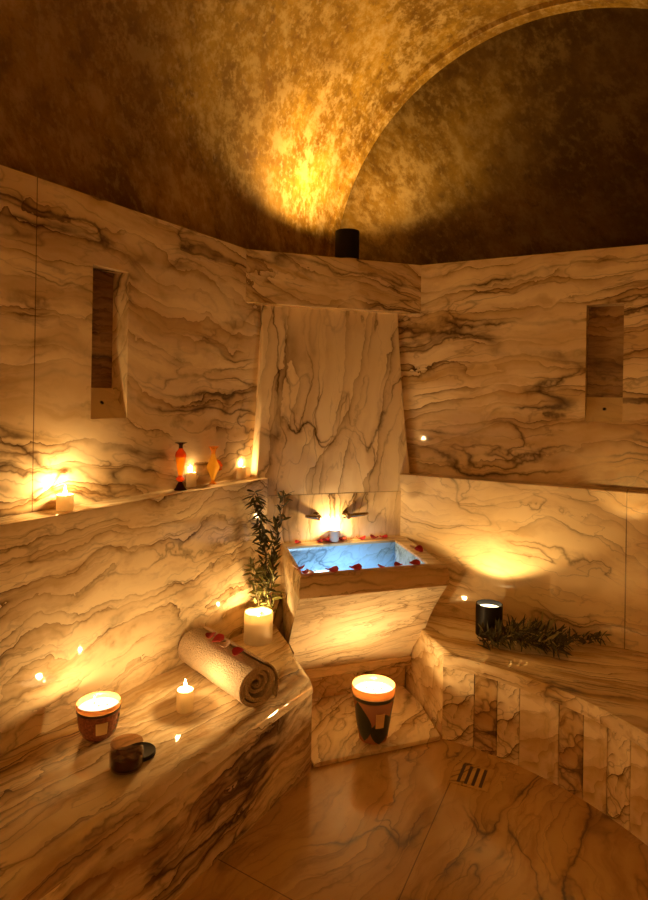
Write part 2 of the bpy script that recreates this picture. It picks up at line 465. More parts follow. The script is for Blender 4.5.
# outer skin so that the shell has thickness
prof2 = [(DCX + (RV + .1) * math.cos(PI * i / 64), ZC - .07 + (RV + .17) * math.sin(PI * i / 64)) for i in range(65)]
a2 = [bm.verts.new((TB - .1, d, z)) for d, z in prof2]; b2 = [bm.verts.new((end_t(d, z, DE + .1), d, z)) for d, z in prof2]
for i in range(64): bm.faces.new((a2[i], b2[i], b2[i + 1], a2[i + 1]))
ceil = struct('ceiling', bm, M['gold'], ang=AL, smooth=True)
bm = bmesh.new()                       # arch ring: a narrow band facing the room and its return
def ring(rad, dr):
    return [bm.verts.new((end_t(DCX + rad * math.cos(PI * i / 64), 0, dr), DCX + rad * math.cos(PI * i / 64), ZC + rad * math.sin(PI * i / 64))) for i in range(65)]
r0 = ring(RV + .01, DE - .004); r1 = ring(RV - .030, DE - .004); r1b = ring(RV - .036, DE + .004); r2 = ring(RV - .036, DE + .12)
for p, q in ((r0, r1), (r1, r1b), (r1b, r2)):
    for i in range(64): bm.faces.new((p[i], p[i + 1], q[i + 1], q[i]))
lo = [[bm.verts.new((v.co.x, v.co.y, ZT - .02)) for v in (r[0], r[64])] for r in (r0, r1, r1b, r2)]
rr = (r0, r1, r1b, r2)
for k in range(3):
    for j, e in ((0, 0), (1, 64)):
        bm.faces.new((rr[k][e], rr[k + 1][e], lo[k + 1][j], lo[k][j]))
link('arch_rib', bm, M['gold'], ceil, smooth=True)
bm = bmesh.new(); box(bm, -2.3, 1.1, DE + .07, DE + .14, ZT - .35, 3.7)
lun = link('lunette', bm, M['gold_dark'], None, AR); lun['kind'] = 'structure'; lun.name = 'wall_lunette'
bm = bmesh.new(); box(bm, TB - .12, TB - .02, DS - .1, 2.1, 2.3, 3.7); struct('wall_back_lunette', bm, M['gold'], ang=AL)

# ------------------------------------------------------------------ left bench
def bevel_sel(bm, test, off, seg=5):
    es = [e for e in bm.edges if test(e)]
    bmesh.ops.bevel(bm, geom=es, offset=off, segments=seg, affect='EDGES', profile=.5)

HB = .375
borg = (1.0, 1.575, 0)
bl = thing('marble_bench', 'straight veined marble bench along the left wall, holding towel and candles', 'bench', f2w(AL, borg), R(AL))
poly = [(TB + .004, 1.84), (TB + .004, 1.31), (2.172, 1.31), (2.215, 1.345), (2.395, 1.575), (2.610, 1.826), (2.610, 1.84)]
pl = [(x - borg[0], y - borg[1]) for x, y in poly]
bm = bmesh.new(); a, b = prism(bm, pl, .312, HB)
keys = {i: (v.co.x, v.co.y) for i, v in enumerate(b)}
fr = {1: 1, 2: 1, 3: 1, 4: 1}
fv = [b[i].co.copy() for i in (1, 2, 3, 4)]
def on_front(e):
    return all(any((v.co - q).length < 1e-5 for q in fv) for v in e.verts)
bevel_sel(bm, on_front, .054, 7)
link('seat_slab', bm, M['bench_top'], bl, smooth=True)
bm = bmesh.new()
pin = [(TB + .004, 1.83), (TB + .004, 1.312), (2.170, 1.312), (2.212, 1.347), (2.392, 1.577), (2.600, 1.826), (2.600, 1.83)]
prism(bm, [(x - borg[0], y - borg[1]) for x, y in pin], 0, .312)
link('riser', bm, M['bench_front'], bl)

# ------------------------------------------------------------------ right bench with a curved front
CB, RB = Vector((-.02, 1.72)), 1.21
def arcp(deg, r): return Vector((CB.x + r * math.cos(R(deg)), CB.y + r * math.sin(R(deg))))
A0, A1 = 62.2, -34
rorg = Vector((.95, 2.75, 0))
br = thing('marble_bench', 'curved marble bench along the right wall, fronted with upright narrow tiles', 'bench', rorg)
corner_back = f2w(AC, (1.475, 2.76, 0))
wall_l = f2w(AR, (-1.305, 3.19, 0)); wall_r = f2w(AR, (.9, 3.19, 0))
def rb_poly(r, inset=0):
    pts = [tuple(arcp(A0 - inset + (A1 - A0) * i / 40, r)) for i in range(41)]
    far = f2w(AL, (-.4, -.85, 0)); far2 = f2w(AL, (3.0, -.85, 0))
    pts += [tuple(far[:2]), tuple(far2[:2]), tuple(wall_r[:2]), tuple(wall_l[:2]), tuple(f2w(AC, (1.492, 3.05, 0))[:2]), tuple(corner_back[:2])]
    return [(x - rorg.x, y - rorg.y) for x, y in pts]
pp = rb_poly(RB)
bm = bmesh.new(); a, b = prism(bm, pp, .318, HB)
fv2 = [v.co.copy() for v in b[:41]] + [b[-1].co.copy()]
def on_front2(e): return all(any((v.co - q).length < 1e-5 for q in fv2) for v in e.verts)
bevel_sel(bm, on_front2, .036, 6)
link('seat_slab', bm, M['rb_top'], br, smooth=True)
bm = bmesh.new(); prism(bm, rb_poly(RB + .012, .1), 0, .318)
link('riser', bm, M['rb_end'], br)
cuts = [62.2, 55.4, 50.6, 45.9, 37.8, 32.9, 28.1, 23.6, 19.0, 14.2, 9.2, 4.2, -.8, -6, -11, -16, -22, -28, -34]
tm = ['tileA', 'tileB', 'tileA', 'tileC', 'tileB', 'tileC', 'tileA', 'tileC', 'tileB', 'tileA', 'tileC']
for k in range(len(cuts) - 1):
    s, e = cuts[k] , cuts[k + 1] + .18
    bm = bmesh.new(); n = 5
    inn = [arcp(s + (e - s) * i / n, RB + .001) for i in range(n + 1)]
    out = [arcp(s + (e - s) * i / n, RB + .012) for i in range(n + 1)]
    ply = [tuple(p) for p in inn] + [tuple(p) for p in reversed(out)]
    mid = arcp((s + e) / 2, RB)
    prism(bm, [(x - mid.x, y - mid.y) for x, y in ply], 0, .3175)
    t = link('facing_tile', bm, M[tm[k % len(tm)]], br)
    t.location = (mid.x - rorg.x, mid.y - rorg.y, 0)

# ------------------------------------------------------------------ platform step between the benches
bm = bmesh.new(); prism(bm, [(.813, 2.42), (1.41, 2.45), (1.468, 2.76), (1.468, 3.085), (.81, 3.085), (.81, 2.6)], 0, .02)
st = link('marble_step', bm, M['step'], None, AC, (0, 0, 0)); tag(st, 'low marble step on the floor between the two benches, under the tall glass candle', 'step')
bevel_mod(st, .004, 2)

# ------------------------------------------------------------------ basin
S0, S1 = .797, 1.493
borg2 = (1.145, 2.8, 0)
bs = thing('marble_basin', 'square marble washbasin with flared front standing between the two benches', 'basin', f2w(AC, borg2), R(AC))
def rel(p): return (p[0] - borg2[0] + .13 * (p[1] - 2.76), p[1] - borg2[1], p[2])
front = [(2.878, .197), (2.835, .26), (2.792, .32), (2.748, .385), (2.700, .45), (2.648, .51), (2.595, .565), (2.545, .615), (2.505, .65), (2.487, .668)]
bm = bmesh.new(); a = []; b = []
for (n, z) in front + [(3.088, .668), (3.088, .197)]:
    w_ = .034 if z < .38 else .003
    a.append(bm.verts.new(rel((S0 + w_, n, z)))); b.append(bm.verts.new(rel((S1 - w_, n, z))))
nn = len(a); bm.faces.new(a); bm.faces.new(b[::-1])
for i in range(nn):
    if i == len(front) - 1: continue        # open top, the bowl hangs in it
    bm.faces.new((a[i], a[(i + 1) % nn], b[(i + 1) % nn], b[i]))
# hollow: remove the top centre, replaced by rim and bowl pieces
link('body', bm, M['basin'], bs)
# rim: rounded frame around the opening
OX0, OX1, OY0, OY1 = .822, 1.408, 2.534, 3.005
bm = bmesh.new()
def rim_prof(k, j):
    """k: side 0 front 1 right 2 back 3 left ; j: profile step -> (inset from the outer edge, z)"""
pf_front = [(2.482, .668), (2.477, .70), (2.480, .728), (2.490, .747), (2.508, .757), (2.526, .76), (2.534, .756), (2.536, .70)]
# outer loop per profile step: front grows inward, sides are nearly straight
def loop(j):
    n, z = pf_front[j]
    t = j / 7
    sx = [0, -.002, .001, .004, .010, .018, None, None][j]
    if j < 6:
        x0, x1 = S0 + sx, S1 - sx; y0 = n; y1 = 3.088
    if j == 5: x0, x1 = OX0 - .006, OX1 + .006; y1 = OY1 + .006
    if j >= 6:
        e = 0 if j == 6 else .003
        x0, x1, y0, y1 = OX0 + e, OX1 - e, OY0 + e, OY1 - e
    z2 = z
    return [bm.verts.new(rel(p)) for p in ((x0, y0, z2), (x1, y0, z2), (x1, y1, z2), (x0, y1, z2))]
loops = [loop(j) for j in range(8)]
for p, q in zip(loops, loops[1:]):
    for i in range(4): bm.faces.new((p[i], p[(i + 1) % 4], q[(i + 1) % 4], q[i]))
o = link('rim', bm, M['rim'], bs, smooth=True)
# bowl
bm = bmesh.new()
bt = [(OX0, OY0), (OX1, OY0), (OX1, OY1), (OX0, OY1)]
bb = [(OX0 + .03, OY0 + .16), (OX1 - .03, OY0 + .16), (OX1 - .03, OY1 - .03), (OX0 + .03, OY1 - .03)]
bq = [(OX0 + .012, OY0 + .035), (OX1 - .012, OY0 + .035), (OX1 - .012, OY1 - .010), (OX0 + .012, OY1 - .010)]
ci = [bm.verts.new(rel((x, y, .752))) for x, y in bt]
cb = [bm.verts.new(rel((x, y, .64))) for x, y in bq]
c2 = [bm.verts.new(rel((x, y, .56))) for x, y in bb]
for p, q in ((ci, cb), (cb, c2)):
    for i in range(4): bm.faces.new((p[i], q[i], q[(i + 1) % 4], p[(i + 1) % 4]))
bm.faces.new(c2)
bwl = link('bowl', bm, M['bowl'], bs)
bm = bmesh.new(); box(bm, *[v for v in (OX0 + .03 - borg2[0], OX1 - .03 - borg2[0], OY0 + .12 - borg2[1], OY1 - .022 - borg2[1], .594, .598)])
link('water', bm, M['water'], bwl)
bm = bmesh.new(); box(bm, .80 - borg2[0], 1.478 - borg2[0], 2.868 - borg2[1], 3.09 - borg2[1], .150, .197)
o = link('base_slab', bm, M['rim'], bs); bevel_mod(o, .005, 2)
bm = bmesh.new(); box(bm, .80 - borg2[0], 1.478 - borg2[0], 2.94 - borg2[1], 3.09 - borg2[1], .02, .150)
link('plinth', bm, M['step'], bs)

# taps on the splash slab
def make_tap(s0, s1, label):
    s = s0
    r = thing('wall_tap', label, 'tap', f2w(AC, (s, 3.086, .888)), R(AC), 'taps on the panel behind the basin')
    sg = 1 if s1 > s0 else -1
    bm = bmesh.new(); lathe(bm, [(.021, 0), (.021, .006), (.014, .010), (.012, .035), (.015, .040), (.015, .052), (.008, .058)], 24)
    bmesh.ops.transform(bm, matrix=Matrix.Rotation(R(90), 4, 'X'), verts=bm.verts)
    link('tap_body', bm, M['chrome'], r, smooth=True)
    bm = bmesh.new(); L = abs(s1 - s0)
    tube(bm, [(0, -.046, 0), (sg * L * .3, -.047, .003), (sg * L * .8, -.046, .006), (sg * L, -.044, .009)], [.010, .012, .010, .006], 12)
    link('tap_lever', bm, M['chrome'], r, smooth=True)
make_tap(1.028, .957, 'metal wall tap with its lever pointing left, behind the basin')
make_tap(1.19, 1.30, 'metal wall tap with its longer lever pointing right, behind the basin')

# ------------------------------------------------------------------ candles
LIGHT = (1.0, .60, .23)
def point(name, loc, power, size=.007, col=LIGHT):
    l = bpy.data.lights.new(name, 'POINT'); l.energy = power; l.color = col; l.shadow_soft_size = size
    o = bpy.data.objects.new(name, l); C.objects.link(o); o.location = loc
    return o

def flame_bm(h=.03, r=.0065):
    bm = bmesh.new()
    lathe(bm, [(r * .25, 0), (r * .8, h * .1), (r, h * .25), (r * .8, h * .48), (r * .42, h * .75), (r * .08, h)], 12)
    return bm

def candle(name, label, base, r, h, power, group=None, glow=True, flame_h=.03, tilt=0, dip=.006):
    t = thing(name, label, 'candle', base, 0, group)
    bm = bmesh.new()
    lathe(bm, [(r * .97, 0), (r, .004), (r, h - .004), (r * .97, h), (r * .88, h), (r * .78, h - dip * .7), (r * .3, h - dip), (.001, h - dip)], 36, cap1=True)
    link('wax_body', bm, M['wax'], t, smooth=True)
    bm = bmesh.new(); tube(bm, [(0, 0, h - dip), (.001, 0, h + .003), (.002, 0, h + .008)], .0013, 6)
    link('wick', bm, M['wick'], t)
    bm = flame_bm(flame_h, flame_h * .2)
    bmesh.ops.translate(bm, vec=(0, 0, h + .003), verts=bm.verts)
    link('flame', bm, M['flame'], t, smooth=True)
    point('candle_light', Vector(base) + Vector((0, 0, h + .003 + flame_h * .5)), power)
    return t

PW = 2.1
g = 'votive candles on the left ledge'
candle('votive_candle', 'lit white votive alone near the left end of the left ledge', (-.900, 2.210, 1.09), .029, .055, 1.15 * PW, g)
candle('votive_candle', 'lit white votive on the left ledge standing between the two amber vases', (-.594, 2.835, 1.09), .027, .062, 1.3 * PW, g)
candle('votive_candle', 'lit white votive at the corner end of the left ledge, right of the amber vases', (-.412, 3.145, 1.09), .029, .056, 1.3 * PW, g)
candle('small_candle', 'small lit peach candle alone on the left bench, left of the towel roll', (-.479, 2.256, HB), .030, .074, .75 * PW, flame_h=.034)
# big pillar with glowing pool
def pillar():
    base = Vector((-.285, 2.905, HB)); r, h = .066, .135
    t = thing('pillar_candle', 'thick cream pillar candle with glowing top behind the towel roll', 'candle', base)
    bm = bmesh.new()
    lathe(bm, [(r * .98, 0), (r, .004), (r, h - .004), (r * .98, h), (r * .93, h - .001), (r * .90, h - .006), (r * .88, h - .06), (r * .86, h - .085), (.002, h - .085)], 48)
    link('wax_body', bm, M['wax'], t, smooth=True)
    bm = bmesh.new(); lathe(bm, [(r * .885, h - .035), (r * .5, h - .036), (.002, h - .036)], 40)
    link('melted_wax', bm, M['melt'], t, smooth=True)
    bm = bmesh.new(); tube(bm, [(0, 0, h - .036), (.001, 0, h - .018)], .0015, 6); link('wick', bm, M['wick'], t)
    bm = flame_bm(.024, .005); bmesh.ops.translate(bm, vec=(0, 0, h - .022), verts=bm.verts); link('flame', bm, M['flame'], t, smooth=True)
    point('candle_light', base + Vector((0, 0, h - .008)), .7 * PW)
pillar()
# candle in a small white cup on the back rim of the basin
def cup():
    p = f2w(AC, (1.118, 3.050, .76))
    t = thing('cup_candle', 'lit tea light in a small white cup on the back rim of the basin', 'candle', p)
    bm = bmesh.new(); lathe(bm, [(.020, 0), (.023, .004), (.027, .058), (.0265, .06), (.024, .058), (.023, .045)], 32, cap1=False); link('cup', bm, M['cupwhite'], t, smooth=True)
    bm = bmesh.new(); lathe(bm, [(.023, .046), (.002, .045)], 28); link('wax', bm, M['melt_soft'], t)
    bm = bmesh.new(); tube(bm, [(0, 0, .045), (.001, 0, .062)], .0013, 6); link('wick', bm, M['wick'], t)
    bm = flame_bm(.032, .0065); bmesh.ops.translate(bm, vec=(0, 0, .060), verts=bm.verts); link('flame', bm, M['flame'], t, smooth=True)
    point('candle_light', p + Vector((0, -.004, .078)), .9 * PW)
cup()

def curved_patch(bm, rfun, a0, a1, z0, z1, thick=.0015, shape=None, n=10, m=10):
    """a patch that follows a round vessel; shape(u,v)->(a,z) optional"""
    inn, out = [], []
    for j in range(m + 1):
        ri, ro = [], []
        for i in range(n + 1):
            u, v = i / n, j / m
            if shape: aa, z = shape(u, v)
            else: aa, z = a0 + (a1 - a0) * u, z0 + (z1 - z0) * v
            for lst, rr_ in ((ri, rfun(z) + .0002), (ro, rfun(z) + thick)):
                lst.append(bm.verts.new((rr_ * math.cos(aa), rr_ * math.sin(aa), z)))
        inn.append(ri); out.append(ro)
    for grid in (inn, out):
        for j in range(m):
            for i in range(n): bm.faces.new((grid[j][i], grid[j][i + 1], grid[j + 1][i + 1], grid[j + 1][i]))
    for j in range(m):
        for i in (0, n): bm.faces.new((inn[j][i], inn[j + 1][i], out[j + 1][i], out[j][i]))
    for i in range(n):
        for j in (0, m): bm.faces.new((inn[j][i], inn[j][i + 1], out[j][i + 1], out[j][i]))

def interp(tab, z):
    for (r0, z0), (r1, z1) in zip(tab, tab[1:]):
        if z <= z1: return r0 + (r1 - r0) * max(0, (z - z0)) / max(1e-6, z1 - z0)
    return tab[-1][0]

def wick_set(t, z, spots, scale=1):
    for (x, y) in spots:
        bm = bmesh.new(); tube(bm, [(x, y, z), (x + .001, y, z + .012)], .0014, 6); link('wick', bm, M['wick'], t)
        bm = flame_bm(.024 * scale, .005 * scale); bmesh.ops.translate(bm, vec=(x, y, z + .008), verts=bm.verts); link('flame', bm, M['flame'], t, smooth=True)

# tall tapered glass candle on the step
def tall_jar():
    base = Vector((.236, 2.752, .02)); 
    t = thing('glass_candle', 'tall tapered blush glass candle with dark leaf pattern and paper tag on the low step', 'candle', base)
    tab = [(.060, 0), (.064, .03), (.074, .09), (.084, .155), (.089, .185), (.092, .200), (.0945, .235)]
    bm = bmesh.new(); lathe(bm, [(.054, 0), (.060, .004)] + tab[1:5], 48, cap1=False); gb = link('glass_body', bm, M['blush'], t, smooth=True)
    bm = bmesh.new(); lathe(bm, [(.091, .196), (.0945, .212), (.0955, .232), (.093, .235), (.089, .231), (.086, .205)], 48, cap0=False, cap1=False); link('glass_rim', bm, M['vessel_rim'], t, smooth=True)
    bm = bmesh.new(); lathe(bm, [(.088, .182), (.0915, .184), (.0925, .199), (.088, .200)], 48, cap0=False, cap1=False); link('leather_band', bm, M['olive'], t, smooth=True)
    bm = bmesh.new(); lathe(bm, [(.087, .208), (.002, .207)], 40); link('melted_wax', bm, M['melt'], t, smooth=True)
    wick_set(t, .207, ((.0, .0), (.035, .012), (-.03, .02), (.004, -.035)), .8)
    rf = lambda z: interp(tab, z)
    c0 = math.atan2(-base.y, -base.x)      # towards the camera
    def leaf(ac, w, z0, z1, lean):
        def sh(u, v):
            ww = w * (1 - abs(2 * v - 1) ** 1.6) ** .8 * (.5 + .5 * (1 - v) + .25)
            return ac + lean * v + ww * (u - .5), z0 + (z1 - z0) * v
        bm = bmesh.new(); curved_patch(bm, rf, 0, 0, 0, 0, .0016, sh); link('leaf_pattern', bm, M['darkleaf'], gb, smooth=True)
    leaf(c0 - .62, 1.3, .012, .180, -.25)
    leaf(c0 + .45, 1.5, .002, .135, .3)
    leaf(c0 + 1.5, 1.0, .012, .17, 0); leaf(c0 + 2.6, 1.0, .012, .17, .2); leaf(c0 - 1.9, 1.0, .012, .17, -.2)
    bm = bmesh.new(); curved_patch(bm, lambda z: rf(z) + .003, c0 + .14, c0 + .62, .078, .142, .0014); o = link('paper_tag', bm, M['tag'], gb); o['label'] = 'parchment paper tag'
    point('candle_light', base + Vector((0, -.01, .243)), 1.45 * PW, .012)
tall_jar()

# round mottled vessel candle on the left bench
def vessel():
    base = Vector((-.727, 2.085, HB))
    t = thing('glass_candle', 'squat mottled red glass candle with cream glowing rim on the left bench by the wall', 'candle', base)
    tab = [(.044, 0), (.055, .012), (.063, .035), (.067, .06), (.0685, .086), (.070, .10)]
    bm = bmesh.new(); lathe(bm, [(.040, 0)] + tab[:5], 48, cap1=False); gb = link('glass_body', bm, M['vessel'], t, smooth=True)
    bm = bmesh.new(); lathe(bm, [(.0685, .093), (.0705, .097), (.071, .108), (.069, .111), (.066, .107), (.065, .095)], 48, cap0=False, cap1=False); link('glass_rim', bm, M['vessel_rim'], t, smooth=True)
    bm = bmesh.new(); lathe(bm, [(.0675, .083), (.0700, .085), (.0705, .093), (.067, .094)], 48, cap0=False, cap1=False); link('cord_band', bm, M['bronze'], t, smooth=True)
    bm = bmesh.new(); lathe(bm, [(.0645, .094), (.002, .093)], 40); link('melted_wax', bm, M['melt'], t, smooth=True)
    wick_set(t, .093, ((.0, .0), (.025, .008), (-.02, .014)), .7)
    rf = lambda z: interp(tab, z)
    c0 = math.atan2(-base.y, -base.x)
    bm = bmesh.new(); curved_patch(bm, lambda z: rf(z) + .002, c0 - .12, c0 + .42, .028, .068, .0014); o = link('paper_tag', bm, M['tag'], gb); o['label'] = 'parchment paper tag'
    for k in range(4):
        bm = bmesh.new(); z = .018 + .015 * k
        lathe(bm, [(.0045, -.002), (.0062, 0), (.0045, .002)], 12)
        aa = c0 + .95 + .08 * k; p = Vector(((rf(z) + .001) * math.cos(aa), (rf(z) + .001) * math.sin(aa), z + .006))
        q = Vector((0, 0, 1)).rotation_difference(Vector((math.cos(aa), math.sin(aa), 0)))
        bmesh.ops.transform(bm, matrix=Matrix.Translation(p) @ q.to_matrix().to_4x4(), verts=bm.verts)
        link('ring_charm', bm, M['olive'], gb)
    point('candle_light', base + Vector((0, 0, .118)), .50 * PW, .01)
vessel()

# small open glass jar with dark scrub, its lid behind
def scrub_jar():
    base = Vector((-.578, 1.905, HB))
    t = thing('glass_jar', 'small open clear glass jar half full of dark red scrub on the left bench', 'jar', base)
    bm = bmesh.new()
    lathe(bm, [(.036, 0), (.046, .004), (.050, .014), (.050, .052), (.046, .062), (.0465, .074), (.0480, .076), (.0455, .0775), (.0435, .074), (.0435, .061), (.047, .051), (.047, .014), (.043, .006), (.002, .005)], 44)
    link('glass_body', bm, M['clear'], t, smooth=True)
    bm = bmesh.new(); lathe(bm, [(.040, .0065), (.0465, .014), (.0467, .040), (.030, .043), (.012, .038), (.001, .039)], 40)
    for v in bm.verts:
        if v.co.z > .036: v.co.z += .004 * mnoise.noise(v.co * 60)
    link('scrub', bm, M['scrub'], t, smooth=True)
    lid = Vector((-.558, 1.972, HB))
    t2 = thing('jar_lid', 'dark round lid lying flat on the left bench just behind the scrub jar', 'lid', lid)
    bm = bmesh.new(); lathe(bm, [(.046, 0), (.049, .002), (.049, .012), (.047, .014), (.044, .0125), (.002, .0125)], 40); link('lid_cap', bm, M['black'], t2, smooth=True)
scrub_jar()

# amber vases on the ledge
def vase(label, loc, parts):
    t = thing('glass_vase', label, 'vase', loc, 0, 'amber vases on the left ledge')
    for nm, prof, mt in parts:
        bm = bmesh.new(); lathe(bm, prof, 28); link(nm, bm, M[mt], t, smooth=True)
    return t
vase('tall slim orange glass vase with dark foot on the left ledge', (-.613, 2.722, 1.09), [
    ('foot', [(.027, 0), (.026, .004), (.020, .010), (.013, .026), (.008, .036)], 'darkglass'),
    ('stem_knob', [(.008, .036), (.017, .043), (.018, .051), (.010, .058), (.008, .062)], 'ruby'),
    ('body', [(.008, .062), (.014, .085), (.019, .120), (.023, .142)], 'amber'),
    ('shoulder', [(.023, .142), (.024, .152), (.021, .162), (.012, .173), (.009, .180)], 'ruby'),
    ('neck', [(.009, .180), (.008, .192), (.012, .198), (.026, .203), (.027, .2045), (.012, .2030)], 'darkglass')])
v2 = vase('shorter bulbous honey glass vase with red handle on the left ledge', (-.507, 2.921, 1.09), [
    ('foot', [(.017, 0), (.016, .004), (.009, .010), (.007, .018)], 'amber'),
    ('body', [(.007, .018), (.012, .035), (.022, .055), (.030, .072), (.030, .082), (.022, .100), (.014, .122), (.010, .138)], 'yellow'),
    ('neck', [(.010, .138), (.010, .150), (.014, .162), (.024, .171), (.025, .1725), (.012, .1705)], 'amber')])
bm = bmesh.new(); tube(bm, [(.017, 0, .112), (.030, -.002, .100), (.038, -.002, .084), (.036, -.001, .070), (.027, 0, .064)], [.004, .006, .007, .006, .004], 10)
link('handle', bm, M['ruby'], v2, smooth=True)

# ------------------------------------------------------------------ black uplights
def uplight(label, loc, r, h, power, half, blend, tilt=0):
    t = thing('uplight_lamp', label, 'lamp', loc, 0, 'black cylinder uplights')
    bm = bmesh.new(); lathe(bm, [(r * .9, 0), (r * .9, .006), (r * .93, .010)], 40); link('base_ring', bm, M['lamp_ring'], t, smooth=True)
    bm = bmesh.new()
    lathe(bm, [(r * .94, .010), (r, .012), (r, h - .002), (r - .002, h), (r - .005, h), (r - .006, h - .03), (r - .006, .03), (.002, .03)], 44, cap0=True)
    hs = link('housing', bm, M['black'], t, smooth=True)
    bm = bmesh.new(); lathe(bm, [(r - .0065, h - .022), (.002, h - .021)], 40); link('lens', bm, M['lamp_glow'], hs, smooth=True)
    l = bpy.data.lights.new('uplight_spot', 'SPOT'); l.energy = power; l.color = (1, .59, .20); l.spot_size = R(half * 2); l.spot_blend = blend; l.shadow_soft_size = .012
    o = bpy.data.objects.new('uplight_spot', l); C.objects.link(o); o.location = Vector(loc) + Vector((0, 0, h - .012)); o.rotation_euler = (PI, 0, 0)
    if tilt:                            # leaning towards the rear wall
        ax = f2w(AL, (0, 1, 0))
        q = Matrix.Rotation(-R(tilt), 3, ax)
        t.rotation_euler = q.to_euler(); t.location.z += .042
        o.location = t.location + q @ Vector((0, 0, h + .002))
        o.rotation_euler = (q @ Matrix.Rotation(PI, 3, 'X')).to_euler()
    return o
lp = f2w(AC, (1.223, 3.205, 0)); lp.z = ZT
uplight('black cylinder uplight standing on top of the marble lintel', lp, .066, .165, 54, 84, .85)
bp = f2w(AL, (TB + .5, .35, 0.0))  # added fill lamp out of view; bounce off the rear wall lifts the upper walls
uplight('added fill lamp on the floor, unseen behind the camera, washing the rear wall', bp, .066, .165, 105, 50, .5, 38)
uplight('black cylinder uplight on the right bench against the wall', (.800, 3.0, HB), .062, .158, 5.6, 66, .3)

# ------------------------------------------------------------------ towel roll
def towel():
    A = Vector((-.225, 2.290)); B = Vector((-.515, 2.640))
    ax = (A - B); Ln = ax.length; ang = math.atan2(ax.y, ax.x)
    r = .083
    t = thing('rolled_towel', 'rolled beige terry towel topped with red petals on the left bench', 'towel', (B.x, B.y, HB), ang)
    turns = 3.6; nst = 150
    def spi(k, extra=0):
        f = k / nst
        th = -f * turns * 2 * PI
        rad = r * (1 - f) ** .92 + .004
        th0 = R(-35)
        return rad * math.cos(th + th0), rad * math.sin(th + th0)
    th_t = .015
    bm = bmesh.new(); secs = []
    nx = 26
    for i in range(nx + 1):
        f = i / nx; x = Ln * f
        sec_o, sec_i = [], []
        for k in range(nst + 1):
            y, z = spi(k); d = math.hypot(y, z)
            uy, uz = y / d, z / d
            w = .0025 * mnoise.noise(Vector((x * 9, y * 14, z * 14 + k * .01)))
            y += uy * w; z += uz * w
            sag = .93
            px = x + .012 * math.sin(k * .045) * (f - .5) * 2
            sec_o.append(bm.verts.new((px, y * 1.05, max(z * sag + r * .965, .003))))
            tt = th_t * min(1, d / .03)
            sec_i.append(bm.verts.new((px, (y - uy * tt) * 1.05, max((z - uz * tt) * sag + r * .965, .004))))
        secs.append((sec_o, sec_i))
    for (o1, i1), (o2, i2) in zip(secs, secs[1:]):
        for k in range(nst):
            bm.faces.new((o1[k], o1[k + 1], o2[k + 1], o2[k])); bm.faces.new((i1[k], i2[k], i2[k + 1], i1[k + 1]))
        bm.faces.new((o1[0], o2[0], i2[0], i1[0])); bm.faces.new((o1[nst], i1[nst], i2[nst], o2[nst]))
    for (o1, i1) in (secs[0], secs[-1]):
        for k in range(nst): bm.faces.new((o1[k], i1[k], i1[k + 1], o1[k + 1]))
    link('rolled_cloth', bm, M['towel'], t, smooth=True)
    # loose outer flap with a hem
    bm = bmesh.new(); rows = []
    for i in range(21):
        x = Ln * (i / 20) * 1.0 + .004; row = []
        for k in range(9):
            u = k / 8; th = R(70 - 112 * u)
            rad = r + .0015 + .012 * max(0, u - .45) ** 1.5 * 2 + .004 * mnoise.noise(Vector((x * 8, u * 2, 3)))
            row.append((x + .016 * u, -rad * math.cos(th) * 1.02 * -1, max(rad * math.sin(th) * .95 + r * .97, .004), th))
        rows.append(row)
    g0 = [[bm.verts.new((x, -y, z)) for x, y, z, th in row] for row in rows]
    g1 = [[bm.verts.new((x, -(y - .007 * math.cos(th)), z - .007 * math.sin(th))) for x, y, z, th in row] for row in rows]
    for gg in (g0, g1):
        for a_, b_ in zip(gg, gg[1:]):
            for k in range(8): bm.faces.new((a_[k], a_[k + 1], b_[k + 1], b_[k]))
    for k in (0, 8):
        for i in range(20): bm.faces.new((g0[i][k], g0[i + 1][k], g1[i + 1][k], g1[i][k]))
    for i in (0, 20):
        for k in range(8): bm.faces.new((g0[i][k], g0[i][k + 1], g1[i][k + 1], g1[i][k]))
    bmesh.ops.scale(bm, vec=(1, -1, 1), verts=bm.verts)
    link('outer_flap', bm, M['towel'], t, smooth=True)
    return B, ang, Ln, r
TW = towel()

# ------------------------------------------------------------------ rose petals
def petal(loc, size, label, rot, mat='petal', group=None, tilt=(0, 0), cup=.35):
    bm = bmesh.new(); top, bot = [], []
    nr, na = 4, 14
    for lst, dz in ((top, .0012), (bot, 0)):
        lst.append([bm.verts.new((0, 0, dz))])
        for j in range(1, nr + 1):
            f = j / nr
            row = []
            for i in range(na):
                a_ = 2 * PI * i / na
                rad = size * f * (1 - .22 * math.cos(a_ + PI) * .6 - .12 * (math.cos(a_) > .95))
                x = rad * math.cos(a_) * 1.05; y = rad * math.sin(a_) * .9
                z = cup * size * (f ** 2) * (.55 + .45 * math.sin(2 * a_ + 1.1)) + dz
                row.append(bm.verts.new((x, y, z)))
            lst.append(row)
    for lst in (top, bot):
        for i in range(na): bm.faces.new((lst[0][0], lst[1][i], lst[1][(i + 1) % na]))
        for j in range(1, nr):
            for i in range(na): bm.faces.new((lst[j][i], lst[j + 1][i], lst[j + 1][(i + 1) % na], lst[j][(i + 1) % na]))
    for i in range(na): bm.faces.new((top[nr][i], bot[nr][i], bot[nr][(i + 1) % na], top[nr][(i + 1) % na]))
    o = link('rose_petal', bm, M[mat], None, smooth=True)
    o.location = loc; o.rotation_euler = (tilt[0], tilt[1], rot)
    tag(o, label, 'petal', group)
    return o
gB, gF = 'rose petals on the back rim of the basin', 'rose petals on the front rim of the basin'
